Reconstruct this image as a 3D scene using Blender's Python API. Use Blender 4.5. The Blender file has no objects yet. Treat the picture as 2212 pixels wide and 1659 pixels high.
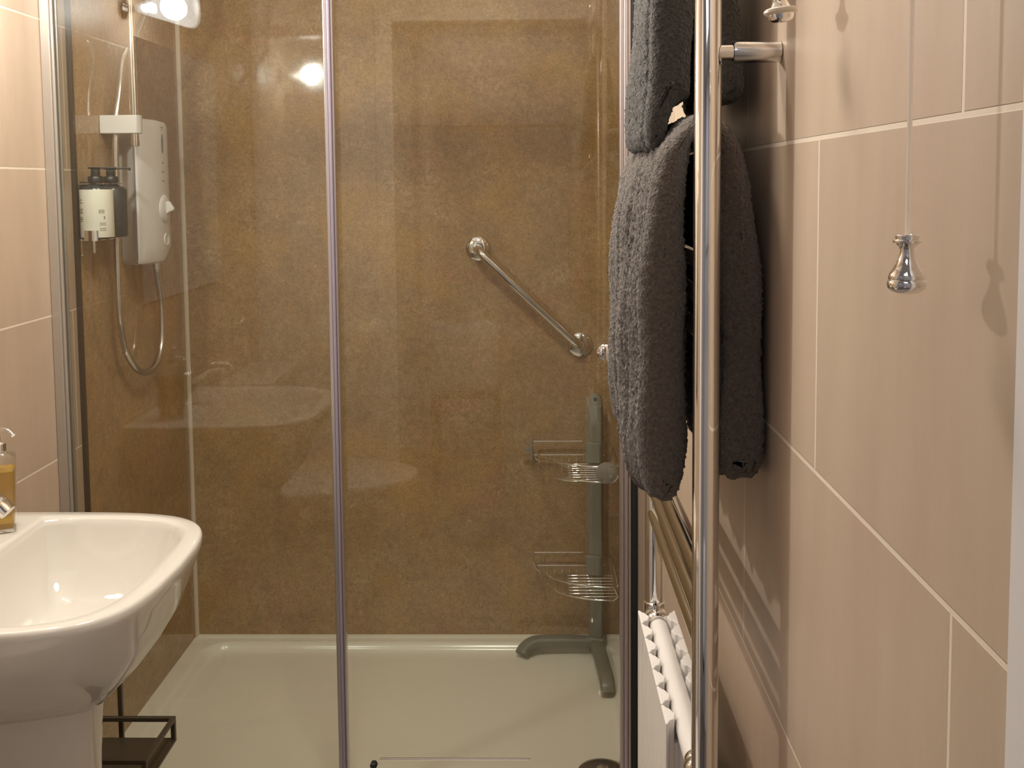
import bpy, bmesh, math, random
import numpy as np
from mathutils import Vector, Matrix

random.seed(7); np.random.seed(7)
sc = bpy.context.scene
COL = sc.collection
PI = math.pi

# ------------------------------------------------------------------ camera
CAM_Z = 1.40
F_PX, YAW, PITCH, ROLL, CY = 2189.09, -0.0213, 0.0744, -0.0091, 558.9
c_, s_ = math.cos(YAW), math.sin(YAW)
fwd = Vector((s_*math.cos(PITCH), c_*math.cos(PITCH), -math.sin(PITCH)))
rgt = Vector((c_, -s_, 0)); upv = rgt.cross(fwd)
rgt2 = rgt*math.cos(ROLL)+upv*math.sin(ROLL)
upv2 = -rgt*math.sin(ROLL)+upv*math.cos(ROLL)
cam = bpy.data.cameras.new('camera')
cam_ob = bpy.data.objects.new('camera', cam); COL.objects.link(cam_ob)
m = Matrix((rgt2, upv2, -fwd)).transposed().to_4x4()
m.translation = Vector((0, 0, CAM_Z))
cam_ob.matrix_world = m
cam.sensor_width = 36; cam.sensor_fit = 'HORIZONTAL'
cam.lens = F_PX*36/2212
cam.shift_y = -(829.5-CY)/2212
cam.clip_start = 0.01
sc.camera = cam_ob

# ------------------------------------------------------------------ world and exposure
w = bpy.data.worlds.new('world'); sc.world = w; w.use_nodes = True
w.node_tree.nodes['Background'].inputs[0].default_value = (0.6, 0.7, 1, 1)
w.node_tree.nodes['Background'].inputs[1].default_value = 0.02
sc.view_settings.view_transform = 'Standard'
sc.view_settings.look = 'None'
sc.view_settings.exposure = 0.80
sc.view_settings.gamma = 1.0
sc.cycles.max_bounces = 14
sc.cycles.transparent_max_bounces = 16
sc.cycles.sample_clamp_indirect = 4.0
sc.cycles.caustics_refractive = False
LAMP_W = 22.0
CEIL_W = 9.0
HALL_W = 2.2

XL, XR, YB = -1.0, 0.2556, 2.854
CEIL = 2.38
YF = 0.526            # bathroom side of the doorway wall

# ------------------------------------------------------------------ materials
def mat(name, base=(.8,.8,.8), rough=.5, metal=0.0, **kw):
    mt = bpy.data.materials.new(name); mt.use_nodes = True
    b = mt.node_tree.nodes['Principled BSDF']
    b.inputs['Base Color'].default_value = (*base, 1)
    b.inputs['Roughness'].default_value = rough
    b.inputs['Metallic'].default_value = metal
    for k, v in kw.items():
        b.inputs[k.replace('_', ' ')].default_value = v
    return mt
class NT:
    def __init__(s, mt): s.mt = mt; s.t = mt.node_tree; s.b = s.t.nodes['Principled BSDF']
    def n(s, typ, **kw):
        nd = s.t.nodes.new(typ)
        for k, v in kw.items():
            if k.startswith('i_'):
                key = k[2:].replace('_', ' ')
                nd.inputs[int(key) if key.isdigit() else key].default_value = v
            else: setattr(nd, k, v)
        return nd
    def l(s, a, b): s.t.links.new(a, b)
    def pos(s): return s.n('ShaderNodeNewGeometry').outputs['Position']
    def noise(s, vec, scale, detail=4, rough=.55, dist=0):
        nd = s.n('ShaderNodeTexNoise', i_Scale=scale, i_Detail=detail, i_Roughness=rough, i_Distortion=dist)
        s.l(vec, nd.inputs['Vector']); return nd.outputs['Fac']
    def ramp(s, fac, stops):
        nd = s.n('ShaderNodeValToRGB'); e = nd.color_ramp.elements
        while len(e) < len(stops): e.new(.5)
        for el, (p, c) in zip(e, stops):
            el.position = p; el.color = (*c, 1) if len(c) == 3 else c
        s.l(fac, nd.inputs[0]); return nd.outputs['Color']
    def mix(s, fac, a, b, bt='MIX'):
        nd = s.n('ShaderNodeMix', data_type='RGBA', blend_type=bt)
        for v, sk in ((fac, nd.inputs['Factor']), (a, nd.inputs[6]), (b, nd.inputs[7])):
            if isinstance(v, (int, float)): sk.default_value = v
            elif isinstance(v, tuple): sk.default_value = (*v, 1)
            else: s.l(v, sk)
        return nd.outputs[2]
    def math(s, op, a, b=0.0):
        nd = s.n('ShaderNodeMath', operation=op)
        for v, sk in ((a, nd.inputs[0]), (b, nd.inputs[1])):
            if isinstance(v, (int, float)): sk.default_value = v
            else: s.l(v, sk)
        return nd.outputs[0]
    def bump(s, h, strength=.3, dist=.002, normal=None):
        nd = s.n('ShaderNodeBump', i_Strength=strength, i_Distance=dist)
        s.l(h, nd.inputs['Height'])
        if normal is not None: s.l(normal, nd.inputs['Normal'])
        return nd.outputs['Normal']

def tile_material(name, joint_y):
    mt = mat(name, rough=.42); q = NT(mt)
    p = q.pos()
    sep = q.n('ShaderNodeSeparateXYZ'); q.l(p, sep.inputs[0])
    cmb = q.n('ShaderNodeCombineXYZ')
    q.l(q.math('SUBTRACT', sep.outputs['Y'], joint_y - 6.06), cmb.inputs[0])
    q.l(q.math('SUBTRACT', sep.outputs['Z'], .226 - .606*4), cmb.inputs[1])
    br = q.n('ShaderNodeTexBrick', offset=.5, offset_frequency=2, squash=1.0)
    for k, v in (('Scale', 1.0), ('Mortar Size', .0023), ('Mortar Smooth', .25), ('Bias', 0.0), ('Brick Width', .606), ('Row Height', .303)):
        br.inputs[k].default_value = v
    br.inputs['Color1'].default_value = (.97, .97, .97, 1); br.inputs['Color2'].default_value = (1.03, 1.02, 1.01, 1)
    br.inputs['Mortar'].default_value = (1, 1, 1, 1)
    q.l(cmb.outputs[0], br.inputs['Vector'])
    # stretched vertical mottling of the ceramic
    mp = q.n('ShaderNodeMapping'); mp.inputs['Scale'].default_value = (1, 9, 1.6); q.l(p, mp.inputs['Vector'])
    f1 = q.noise(mp.outputs[0], 3.0, 6, .6)
    f2 = q.noise(p, 5.0, 3)
    colr = q.ramp(f1, [(.25, (.49, .375, .275)), (.75, (.60, .475, .365))])
    colr = q.mix(.45, colr, q.ramp(f2, [(.3, (.52, .385, .295)), (.7, (.56, .45, .33))]))
    colr = q.mix(1.0, colr, br.outputs['Color'], 'MULTIPLY')
    colr = q.mix(br.outputs['Fac'], colr, (.80, .69, .56))
    q.l(colr, q.b.inputs['Base Color'])
    fine = q.noise(mp.outputs[0], 60, 3)
    h = q.math('ADD', q.math('MULTIPLY', br.outputs['Fac'], -1.0), q.math('MULTIPLY', fine, .10))
    q.l(q.bump(h, .55, .0016), q.b.inputs['Normal'])
    return mt

def panel_material(name, tint=1.0):
    mt = mat(name, rough=.065); q = NT(mt); p = q.pos()
    big = q.noise(p, 2.6, 5, .6, .4)
    mid = q.noise(p, 9.0, 8, .66, .7)
    fine = q.noise(p, 60, 6, .7)
    col1 = q.ramp(big, [(.28, (.31, .195, .085)), (.5, (.38, .245, .115)), (.72, (.43, .285, .145))])
    col2 = q.ramp(mid, [(.30, (.285, .175, .075)), (.55, (.39, .25, .115)), (.78, (.48, .325, .175))])
    colr = q.mix(.55, col1, col2)
    red = q.noise(p, 6.5, 6, .62, .9)
    colr = q.mix(q.ramp(red, [(.54, (0, 0, 0)), (.68, (.7, .7, .7))]), colr, (.40, .215, .105))
    # pale broken veins: thin iso-lines of a distorted noise, kept only in patches
    v1 = q.noise(p, 30, 8, .72, .9)
    line = q.math('SUBTRACT', 1.0, q.math('MULTIPLY', q.math('ABSOLUTE', q.math('SUBTRACT', v1, .5)), 26))
    line = q.math('MAXIMUM', line, 0.0)
    patch = q.ramp(q.noise(p, 6, 5, .6), [(.50, (0, 0, 0)), (.64, (1, 1, 1))])
    vv = q.mix(1.0, line, patch, 'MULTIPLY')
    colr = q.mix(q.mix(1.0, vv, (.42, .42, .42), 'MULTIPLY'), colr, (.66, .49, .29))
    colr = q.mix(q.ramp(fine, [(.36, (.34, .34, .34)), (.6, (0, 0, 0))]), colr, (.17, .105, .05))
    och = q.noise(p, 4.2, 5, .6, .5)
    colr = q.mix(q.ramp(och, [(.5, (0, 0, 0)), (.7, (.55, .55, .55))]), colr, (.46, .27, .085))
    gr = q.noise(p, 170, 5, .75)
    colr = q.mix(1.0, colr, q.ramp(gr, [(.32, (.74, .73, .72)), (.5, (1, 1, 1)), (.68, (1.22, 1.2, 1.17))]), 'MULTIPLY')
    fl = q.noise(p, 75, 6, .7, .6)
    flm = q.mix(1.0, q.ramp(fl, [(.60, (0, 0, 0)), (.68, (.5, .5, .5))]), q.ramp(q.noise(p, 9, 4, .6), [(.48, (0, 0, 0)), (.62, (1, 1, 1))]), 'MULTIPLY')
    colr = q.mix(flm, colr, (.62, .46, .27))
    colr = q.mix(1.0, colr, (1.13, 1.16, 1.27), 'MULTIPLY')
    q.l(colr, q.b.inputs['Base Color'])
    q.b.inputs['Specular IOR Level'].default_value = .55
    wav = q.noise(p, 14, 2, .4)
    q.l(q.bump(wav, .05, .004), q.b.inputs['Normal'])
    return mt

def glass_material(name):
    mt = bpy.data.materials.new(name); mt.use_nodes = True
    t = mt.node_tree; t.nodes.clear()
    out = t.nodes.new('ShaderNodeOutputMaterial'); mx = t.nodes.new('ShaderNodeMixShader')
    tr = t.nodes.new('ShaderNodeBsdfTransparent'); gl = t.nodes.new('ShaderNodeBsdfGlossy')
    fr = t.nodes.new('ShaderNodeFresnel')
    # the pane is thin and unrefracted: both faces reflect like air-to-glass
    ge = t.nodes.new('ShaderNodeNewGeometry'); mr = t.nodes.new('ShaderNodeMapRange')
    mr.inputs['To Min'].default_value = 1.5; mr.inputs['To Max'].default_value = 1/1.5
    t.links.new(ge.outputs['Backfacing'], mr.inputs['Value']); t.links.new(mr.outputs[0], fr.inputs['IOR'])
    tr.inputs['Color'].default_value = (.955, .97, .955, 1)
    gl.inputs['Roughness'].default_value = 0.0
    gl.inputs['Color'].default_value = (1, 1, 1, 1)
    t.links.new(fr.outputs[0], mx.inputs[0]); t.links.new(tr.outputs[0], mx.inputs[1]); t.links.new(gl.outputs[0], mx.inputs[2])
    t.links.new(mx.outputs[0], out.inputs['Surface'])
    return mt

def towel_material(name, base):
    mt = mat(name, base, .95); q = NT(mt)
    tc = q.n('ShaderNodeTexCoord').outputs['Object']
    v = q.n('ShaderNodeTexVoronoi', i_Scale=300.0); q.l(tc, v.inputs['Vector'])
    n2 = q.noise(tc, 150, 4, .7, 1.5)
    h = q.math('ADD', q.math('MULTIPLY', v.outputs['Distance'], .6), n2)
    q.l(q.bump(h, .9, .004), q.b.inputs['Normal'])
    f = q.noise(tc, 240, 3, .6)
    lo = tuple(x*.62 for x in base); hi = tuple(x*1.3 for x in base)
    q.l(q.ramp(f, [(.3, lo), (.7, hi)]), q.b.inputs['Base Color'])
    q.b.inputs['Sheen Weight'].default_value = .35
    q.b.inputs['Sheen Roughness'].default_value = .5
    q.b.inputs['Specular IOR Level'].default_value = .1
    return mt

M = {}
M['tile_left'] = tile_material('beige_tile_left', 1.86)
M['tile_right'] = tile_material('beige_tile_right', .915)
M['panel'] = panel_material('brown_stone_shower_panel')
M['glass'] = glass_material('clear_glass')
M['chrome'] = mat('chrome', (.86, .85, .83), .05, 1.0)
M['chrome_bar'] = mat('dull_chrome', (.60, .58, .55), .12, 1.0)
M['chrome_soft'] = mat('satin_chrome', (.72, .70, .68), .2, 1.0)
M['alu'] = mat('silver_anodised', (.62, .57, .58), .28, .9)
M['alu_warm'] = mat('pale_anodised', (.50, .46, .41), .3, .6)
M['seal'] = mat('lilac_grey_seal', (.30, .26, .33), .35)
M['black'] = mat('black_rubber', (.012, .012, .012), .45)
M['ceramic'] = mat('white_ceramic', (.71, .675, .61), .05, Coat_Weight=.3)
M['tray'] = mat('cream_tray', (.90, .85, .72), .18)
M['white_plastic'] = mat('white_plastic', (.70, .66, .63), .3)
M['grey_plastic'] = mat('grey_line', (.20, .19, .19), .4)
M['white_enamel'] = mat('white_enamel', (.86, .82, .78), .22)
M['white_paint'] = mat('white_paint', (.75, .72, .71), .4)
M['ceiling'] = mat('ceiling_paint', (.88, .85, .80), .8)
M['sealant'] = mat('ivory_trim', (.72, .62, .50), .4)
M['caddy'] = mat('sage_grey_plastic', (.225, .21, .16), .35)
M['clear_plastic'] = mat('frosted_grey_plastic', (.36, .33, .28), .3, Alpha=.8)
M['bronze'] = mat('dark_bronze_metal', (.10, .078, .052), .38, .6)
M['floor'] = mat('grey_vinyl', (.28, .25, .22), .5)
M['drain'] = mat('worn_chrome', (.30, .27, .23), .16, 1.0)
M['towel'] = towel_material('charcoal_terry', (.130, .105, .087))
M['towel2'] = towel_material('slate_terry', (.072, .063, .055))
M['bottle_white'] = mat('white_label', (.74, .71, .60), .35)
M['bottle_dark'] = mat('smoky_green_bottle', (.035, .042, .042), .22)
M['pump_black'] = mat('black_pump_plastic', (.014, .015, .015), .35)
M['ink'] = mat('grey_print', (.25, .22, .18), .5)
M['cord'] = mat('white_cord', (.96, .90, .82), .8)
q = NT(M['cord']); _tr = q.n('ShaderNodeBsdfTranslucent'); _tr.inputs['Color'].default_value = (.95, .88, .80, 1); _mx = q.n('ShaderNodeMixShader', i_0=.5)
q.l(q.b.outputs[0], _mx.inputs[1]); q.l(_tr.outputs[0], _mx.inputs[2]); q.l(_mx.outputs[0], q.t.nodes['Material Output'].inputs[0])
M['ivory_ring'] = mat('ivory_plastic_ring', (.74, .66, .54), .35)
M['mirror'] = mat('mirror_silver', (.9, .9, .9), .01, 1.0)
M['copper'] = mat('copper_tint', (.5, .22, .10), .3, .8)
M['amber'] = mat('amber_soap', (.70, .42, .06), .08, Transmission_Weight=.75, IOR=1.36)
M['clear'] = glass_material('bottle_glass')
M['shade'] = bpy.data.materials.new('frosted_lamp_glass'); M['shade'].use_nodes = True
_t = M['shade'].node_tree; _t.nodes.clear()
_o = _t.nodes.new('ShaderNodeOutputMaterial'); _tp = _t.nodes.new('ShaderNodeBsdfTransparent'); _em = _t.nodes.new('ShaderNodeEmission')
_gl = _t.nodes.new('ShaderNodeBsdfGlossy'); _gl.inputs['Roughness'].default_value = .15; _mx = _t.nodes.new('ShaderNodeMixShader'); _mx.inputs[0].default_value = .04
_tp.inputs['Color'].default_value = (.53, .53, .525, 1); _em.inputs['Color'].default_value = (1, .97, .90, 1); _em.inputs['Strength'].default_value = 2.2
_ad = _t.nodes.new('ShaderNodeAddShader')
_t.links.new(_tp.outputs[0], _mx.inputs[1]); _t.links.new(_gl.outputs[0], _mx.inputs[2]); _t.links.new(_mx.outputs[0], _ad.inputs[0]); _t.links.new(_em.outputs[0], _ad.inputs[1]); _t.links.new(_ad.outputs[0], _o.inputs['Surface'])
M['bulb'] = mat('glowing_bulb', (1, 1, 1), .5, Emission_Strength=60.0)
M['bulb'].node_tree.nodes['Principled BSDF'].inputs['Emission Color'].default_value = (1, .93, .80, 1)

# ------------------------------------------------------------------ mesh helpers
def link_mesh(name, bm, material, parent=None, smooth=40, loc=None, bevel=None, subsurf=0):
    me = bpy.data.meshes.new(name)
    bmesh.ops.recalc_face_normals(bm, faces=bm.faces)
    bm.to_mesh(me); bm.free()
    if smooth:
        me.polygons.foreach_set('use_smooth', [True]*len(me.polygons))
        if smooth < 180: me.set_sharp_from_angle(angle=math.radians(smooth))
    o = bpy.data.objects.new(name, me); COL.objects.link(o)
    mats = material if isinstance(material, list) else [material]
    for x in mats: me.materials.append(M[x] if isinstance(x, str) else x)
    if loc is not None: o.location = loc
    if bevel:
        b = o.modifiers.new('bevel', 'BEVEL'); b.width = bevel; b.segments = 3; b.limit_method = 'ANGLE'; b.angle_limit = math.radians(35)
    if subsurf:
        s = o.modifiers.new('subsurf', 'SUBSURF'); s.levels = subsurf; s.render_levels = subsurf
    if parent is not None:
        o.parent = parent
        # geometry is authored in world space: cancel the parent's offset
        if loc is None: o.matrix_parent_inverse = Matrix.Translation(-parent.location)
        else: o.matrix_parent_inverse = Matrix.Translation(-parent.location)
    return o

def thing(name, label, cat, loc, group=None):
    o = bpy.data.objects.new(name, None); COL.objects.link(o)
    o.empty_display_size = .05; o.location = loc
    return tag(o, label, cat, group)
def tag(o, label, cat, group=None):
    o['label'] = label; o['category'] = cat
    if group: o['group'] = group
    return o
def structure(o, label=None):
    o['kind'] = 'structure'
    if label: o['label'] = label
    return o

def box(bm, x0, x1, y0, y1, z0, z1, mi=0):
    v = [bm.verts.new(p) for p in ((x0,y0,z0),(x1,y0,z0),(x1,y1,z0),(x0,y1,z0),(x0,y0,z1),(x1,y0,z1),(x1,y1,z1),(x0,y1,z1))]
    for f in ((0,3,2,1),(4,5,6,7),(0,1,5,4),(1,2,6,5),(2,3,7,6),(3,0,4,7)):
        bm.faces.new([v[i] for i in f]).material_index = mi
    return v
def B(*a):
    bm = bmesh.new(); box(bm, *a); return bm

def frame_of(d):
    d = d.normalized()
    a = Vector((0, 0, 1)) if abs(d.z) < .9 else Vector((0, 1, 0))
    u = d.cross(a).normalized(); v = u.cross(d).normalized()
    return u, v
def tube(bm, pts, r, seg=14, cap=True, ratio=1.0):
    """round tube along a polyline; r may be a list (one radius per point)"""
    pts = [Vector(p) for p in pts]; n = len(pts)
    rs = r if isinstance(r, (list, tuple)) else [r]*n
    rings = []; u = v = None
    for i, p in enumerate(pts):
        d = (pts[min(i+1, n-1)]-pts[max(i-1, 0)])
        if d.length < 1e-9: d = Vector((0, 0, 1))
        d.normalize()
        if u is None: u, v = frame_of(d)
        else:
            u = (u - d*u.dot(d)).normalized(); v = u.cross(d).normalized()
        rings.append([bm.verts.new(p+(u*math.cos(2*PI*k/seg)+v*math.sin(2*PI*k/seg)*ratio)*rs[i]) for k in range(seg)])
    for a, b in zip(rings, rings[1:]):
        for k in range(seg): bm.faces.new((a[k], a[(k+1) % seg], b[(k+1) % seg], b[k]))
    if cap:
        bm.faces.new(rings[0][::-1]); bm.faces.new(rings[-1])
def T(pts, r, seg=14, cap=True, ratio=1.0):
    bm = bmesh.new(); tube(bm, pts, r, seg, cap, ratio); return bm
def smooth_path(pts, n=8):
    """Catmull-Rom through the points"""
    P = [Vector(p) for p in pts]; P = [P[0]*2-P[1]]+P+[P[-1]*2-P[-2]]
    out = []
    for i in range(1, len(P)-2):
        for k in range(n):
            t = k/n
            out.append(.5*((2*P[i])+(P[i+1]-P[i-1])*t+(2*P[i-1]-5*P[i]+4*P[i+1]-P[i+2])*t*t+(3*P[i]-P[i-1]-3*P[i+1]+P[i+2])*t**3))
    out.append(P[-2]); return out
def lathe(bm, prof, origin=(0,0,0), axis=(0,0,1), seg=28, mi=0):
    """profile of (radius, distance along the axis)"""
    o = Vector(origin); d = Vector(axis).normalized(); u, v = frame_of(d)
    rings = []
    for r, h in prof:
        c = o+d*h
        if r < 1e-6: rings.append([bm.verts.new(c)])
        else: rings.append([bm.verts.new(c+(u*math.cos(2*PI*k/seg)+v*math.sin(2*PI*k/seg))*r) for k in range(seg)])
    for a, b in zip(rings, rings[1:]):
        for k in range(seg):
            k2 = (k+1) % seg
            if len(a) == 1 and len(b) == 1: continue
            if len(a) == 1: f = (a[0], b[k2], b[k])
            elif len(b) == 1: f = (a[k], a[k2], b[0])
            else: f = (a[k], a[k2], b[k2], b[k])
            bm.faces.new(f).material_index = mi
def LA(prof, origin=(0,0,0), axis=(0,0,1), seg=28):
    bm = bmesh.new(); lathe(bm, prof, origin, axis, seg); return bm
def loft(bm, rings, close_first=False, close_last=False, cyc=True):
    vs = [[bm.verts.new(p) for p in r] for r in rings]
    n = len(vs[0])
    for a, b in zip(vs, vs[1:]):
        for k in range(n if cyc else n-1):
            bm.faces.new((a[k], a[(k+1) % n], b[(k+1) % n], b[k]))
    if close_first: bm.faces.new(vs[0][::-1])
    if close_last: bm.faces.new(vs[-1])
    return vs
def rrect(cx, cy, hx, hy, r, n=6):
    out = []
    for sx, sy, a0 in ((1,1,0),(-1,1,PI/2),(-1,-1,PI),(1,-1,1.5*PI)):
        for k in range(n+1):
            a = a0+PI/2*k/n
            out.append((cx+sx*(hx-r)+r*math.cos(a), cy+sy*(hy-r)+r*math.sin(a)))
    return out
def prism(bm, outline, axis, a, b, mi=0):
    """extrude a 2D outline along an axis between a and b"""
    def P(p, h):
        return (p[0], p[1], h) if axis == 'z' else ((p[0], h, p[1]) if axis == 'y' else (h, p[0], p[1]))
    lo = [bm.verts.new(P(p, a)) for p in outline]; hi = [bm.verts.new(P(p, b)) for p in outline]
    n = len(outline)
    for k in range(n): bm.faces.new((lo[k], lo[(k+1) % n], hi[(k+1) % n], hi[k])).material_index = mi
    bm.faces.new(lo[::-1]).material_index = mi; bm.faces.new(hi).material_index = mi
def PR(outline, axis, a, b):
    bm = bmesh.new(); prism(bm, outline, axis, a, b); return bm

# ------------------------------------------------------------------ room shell
structure(link_mesh('floor', B(XL-.3, .95, -1.2, YB+.1, -.06, 0), 'floor', smooth=0))
structure(link_mesh('ceiling', B(XL-.3, .95, -1.2, YB+.1, CEIL, CEIL+.06), 'ceiling', smooth=0))
structure(link_mesh('wall_left', B(XL-.1, XL, YF, YB+.1, 0, CEIL), 'tile_left', smooth=0))
structure(link_mesh('wall_right', B(XR, XR+.1, YF, YB+.1, 0, CEIL), 'tile_right', smooth=0))
structure(link_mesh('wall_back', B(XL-.1, XR+.1, YB, YB+.1, 0, CEIL), 'panel', smooth=0))
# doorway wall the camera looks through
DX0, DX1, DZ = -.50, .25, 1.98
bm = bmesh.new()
box(bm, XL-.3, DX0, .40, YF, 0, CEIL); box(bm, DX1, .95, .40, YF, 0, CEIL); box(bm, DX0, DX1, .40, YF, DZ, CEIL)
structure(link_mesh('wall_front', bm, 'white_paint', smooth=0))
structure(link_mesh('trim_1', B(DX0-.065, DX0, YF, YF+.016, 0, DZ+.065), 'white_paint', smooth=0, bevel=.004), 'white door casing upright')
structure(link_mesh('trim_2', B(DX0, XR, YF, YF+.016, DZ, DZ+.065), 'white_paint', smooth=0, bevel=.004), 'white door casing head')
structure(link_mesh('wall_hall_left', B(XL-.3, XL-.2, -1.2, .40, 0, CEIL), 'white_paint', smooth=0))
structure(link_mesh('wall_hall_right', B(.85, .95, -1.2, .40, 0, CEIL), 'white_paint', smooth=0))
structure(link_mesh('wall_hall_back', B(XL-.3, .95, -1.2, -1.1, 0, CEIL), 'white_paint', smooth=0))
# shower cladding on the side walls and its trims
structure(link_mesh('wall_left_shower_panel', B(XL, XL+.006, 2.19, YB, .085, CEIL), 'panel', smooth=0))
structure(link_mesh('wall_right_shower_panel', B(XR-.006, XR, 2.12, YB, .085, CEIL), 'panel', smooth=0))
structure(link_mesh('trim_3', B(XL, XL+.009, 2.182, 2.193, .085, CEIL), 'bronze', smooth=0), 'dark edge strip of the shower panel')
structure(link_mesh('trim_4', PR([(XL+.006, YB), (XL+.006, YB-.009), (XL+.010, YB-.010), (XL+.0155, YB-.004), (XL+.0155, YB)], 'z', .088, CEIL), 'sealant', smooth=0), 'ivory corner strip')
structure(link_mesh('trim_5', B(XL+.006, XR-.006, YB-.006, YB, .086, .093), 'tray', smooth=0), 'white sealant bead along the back of the shower tray')

# ------------------------------------------------------------------ shower tray (height field with a raised rounded rim)
X0, X1, Y0, Y1 = XL+.002, XR-.002, 2.05, YB-.001
nx, ny = 190, 130
xs = np.linspace(X0, X1, nx); ys = np.linspace(Y0, Y1, ny)
ix0, ix1, iy0, iy1, rr = X0+.05, X1-.035, Y0+.085, Y1-.038, .07
bm = bmesh.new(); grid = []
for y in ys:
    row = []
    for x in xs:
        qx = abs(x-(ix0+ix1)/2)-(ix1-ix0)/2+rr; qy = abs(y-(iy0+iy1)/2)-(iy1-iy0)/2+rr
        d = math.hypot(max(qx, 0), max(qy, 0))+min(max(qx, qy), 0)-rr      # <0 inside
        t = min(max((-d)/.022, 0), 1); t = t*t*(3-2*t)
        dr = math.hypot(x-.148, y-2.25)
        z = .088-.020*t-.006*t*max(0, 1-dr/1.1)
        row.append(bm.verts.new((x, y, z)))
    grid.append(row)
for j in range(ny-1):
    for i in range(nx-1): bm.faces.new((grid[j][i], grid[j][i+1], grid[j+1][i+1], grid[j+1][i]))
edge = [grid[0][i] for i in range(nx)]+[grid[j][-1] for j in range(1, ny)]+[grid[-1][i] for i in range(nx-2, -1, -1)]+[grid[j][0] for j in range(ny-2, 0, -1)]
low = [bm.verts.new((v.co.x, v.co.y, .001)) for v in edge]
for k in range(len(edge)): bm.faces.new((edge[k], low[k], low[(k+1) % len(edge)], edge[(k+1) % len(edge)]))
bm.faces.new(low)
tray = thing('shower_tray', 'cream low shower tray on the floor behind the glass screen', 'shower tray', ((X0+X1)/2, (Y0+Y1)/2, 0))
link_mesh('tray', bm, 'tray', tray, smooth=60)
wz = .0615
dr = link_mesh('drain_cover', LA([(0, .006), (.02, .0075), (.044, .006), (.056, .002), (.058, 0), (.0, -.001)], (.148, 2.214, wz), seg=48), 'drain', tray)
link_mesh('drain_knob', LA([(.014, .006), (.0135, .011), (.009, .0135), (0, .014)], (.148, 2.214, wz)), 'chrome', dr)
dr['label'] = 'round metal drain cover'

# ------------------------------------------------------------------ shower enclosure
YG = 2.08
enc = thing('shower_enclosure', 'clear glass sliding shower screen with silver frame across the shower', 'shower screen', ((XL+XR)/2, YG, .088))
bm = bmesh.new(); box(bm, XL+.0005, XL+.020, 2.066, 2.098, .089, 1.96); box(bm, XL+.02, XL+.026, 2.070, 2.076, .089, 1.96); box(bm, XL+.02, XL+.026, 2.088, 2.094, .089, 1.96)
o = link_mesh('wall_profile', bm, 'alu_warm', enc, smooth=0, bevel=.0015); o['label'] = 'silver wall channel beside the tiles'
link_mesh('wall_profile', B(.2124, XR-.0065, 2.062, 2.118, .089, 1.96), 'chrome_soft', enc, smooth=0, bevel=.002)
link_mesh('top_rail', B(XL+.02, .2124, 2.06, 2.12, 1.92, 1.96), 'alu', enc, smooth=0, bevel=.003)
link_mesh('bottom_rail', B(XL+.02, .2124, 2.06, 2.12, .089, .118), 'alu', enc, smooth=0, bevel=.003)
link_mesh('glass_panel', B(XL+.012, -.405, 2.077, 2.085, .11, 1.93), 'glass', enc, smooth=0)
door = link_mesh('sliding_door', B(-.415, .185, 2.099, 2.105, .118, 1.925), 'glass', enc, smooth=0)
bm = bmesh.new(); box(bm, -.4235, -.4145, 2.070, 2.092, .118, 1.925); box(bm, -.4085, -.4035, 2.070, 2.092, .118, 1.925)
o = link_mesh('edge_post', bm, 'alu', door, smooth=0, bevel=.002)
o = link_mesh('edge_seal', B(-.4145, -.4085, 2.066, 2.096, .118, 1.925), 'seal', door, smooth=0, bevel=.002); o['label'] = 'lilac-grey vertical seal'
bm = bmesh.new()
for a, b_, y in ((.178, .186, 2.085), (.186, .194, 2.080), (.194, .202, 2.086)): box(bm, a, b_, y, 2.112, .118, 1.925)
link_mesh('door_stile', bm, 'alu', door, smooth=0, bevel=.0025)
o = link_mesh('magnetic_seal', B(.202, .2124, 2.082, 2.11, .118, 1.925), 'black', door, smooth=0, bevel=.001); o['label'] = 'black magnetic strip'
link_mesh('handle', LA([(.006, -.001), (.006, .010), (.013, .012), (.017, .017), (.0165, .024), (.011, .028), (0, .029)], (.146, 2.099, 1.05), (0, -1, 0)), 'chrome', door)
bm = bmesh.new(); lathe(bm, [(0, -.002), (.008, -.001), (.008, .010), (.006, .013), (0, .013)], (-.353, 2.099, .150), (0, -1, 0), 6)
o = link_mesh('guide_clip', bm, 'black', door)
bm = bmesh.new(); box(bm, -.34, -.015, 2.094, 2.0985, .161, .1645)
link_mesh('drip_strip', bm, 'chrome_soft', door, smooth=0, bevel=.001)

# ------------------------------------------------------------------ wall lamp above the basin
LY, LZ = 1.672, 1.832
lamp = thing('wall_lamp', 'chrome wall lamp with flared frosted shade above the basin, glowing', 'lamp', (XL, LY, LZ))
link_mesh('wall_plate', LA([(0, 0), (.027, 0), (.027, .004), (.024, .010), (.012, .016), (.009, .026), (0, .026)], (XL+.0005, LY, LZ), (1, 0, 0)), 'chrome', lamp)
link_mesh('arm', T([(XL+.015, LY, LZ), (XL+.046, LY, LZ)], [.007, .006]), 'chrome', lamp)
prof = [(.007, .038), (.010, .044), (.015, .056), (.0215, .074), (.029, .097), (.0365, .120), (.043, .140), (.0485, .155), (.0505, .164), (.0500, .171), (.0470, .1765)]
bm = bmesh.new(); lathe(bm, prof+[(r-.003, h) for r, h in prof[::-1]], (XL, LY, LZ), (1, 0, .02), 40)
link_mesh('lamp_shade', bm, 'shade', lamp)
o = link_mesh('bulb', LA([(0, .050), (.008, .054), (.0095, .066), (.0125, .076), (.0125, .080), (0, .083)], (XL, LY, LZ), (1, 0, .02)), 'bulb', lamp)
o['label'] = 'glowing bulb'
ld = bpy.data.lights.new('lamp_light', 'POINT'); ld.energy = LAMP_W; ld.color = (1, .98, .935); ld.shadow_soft_size = .029
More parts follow.
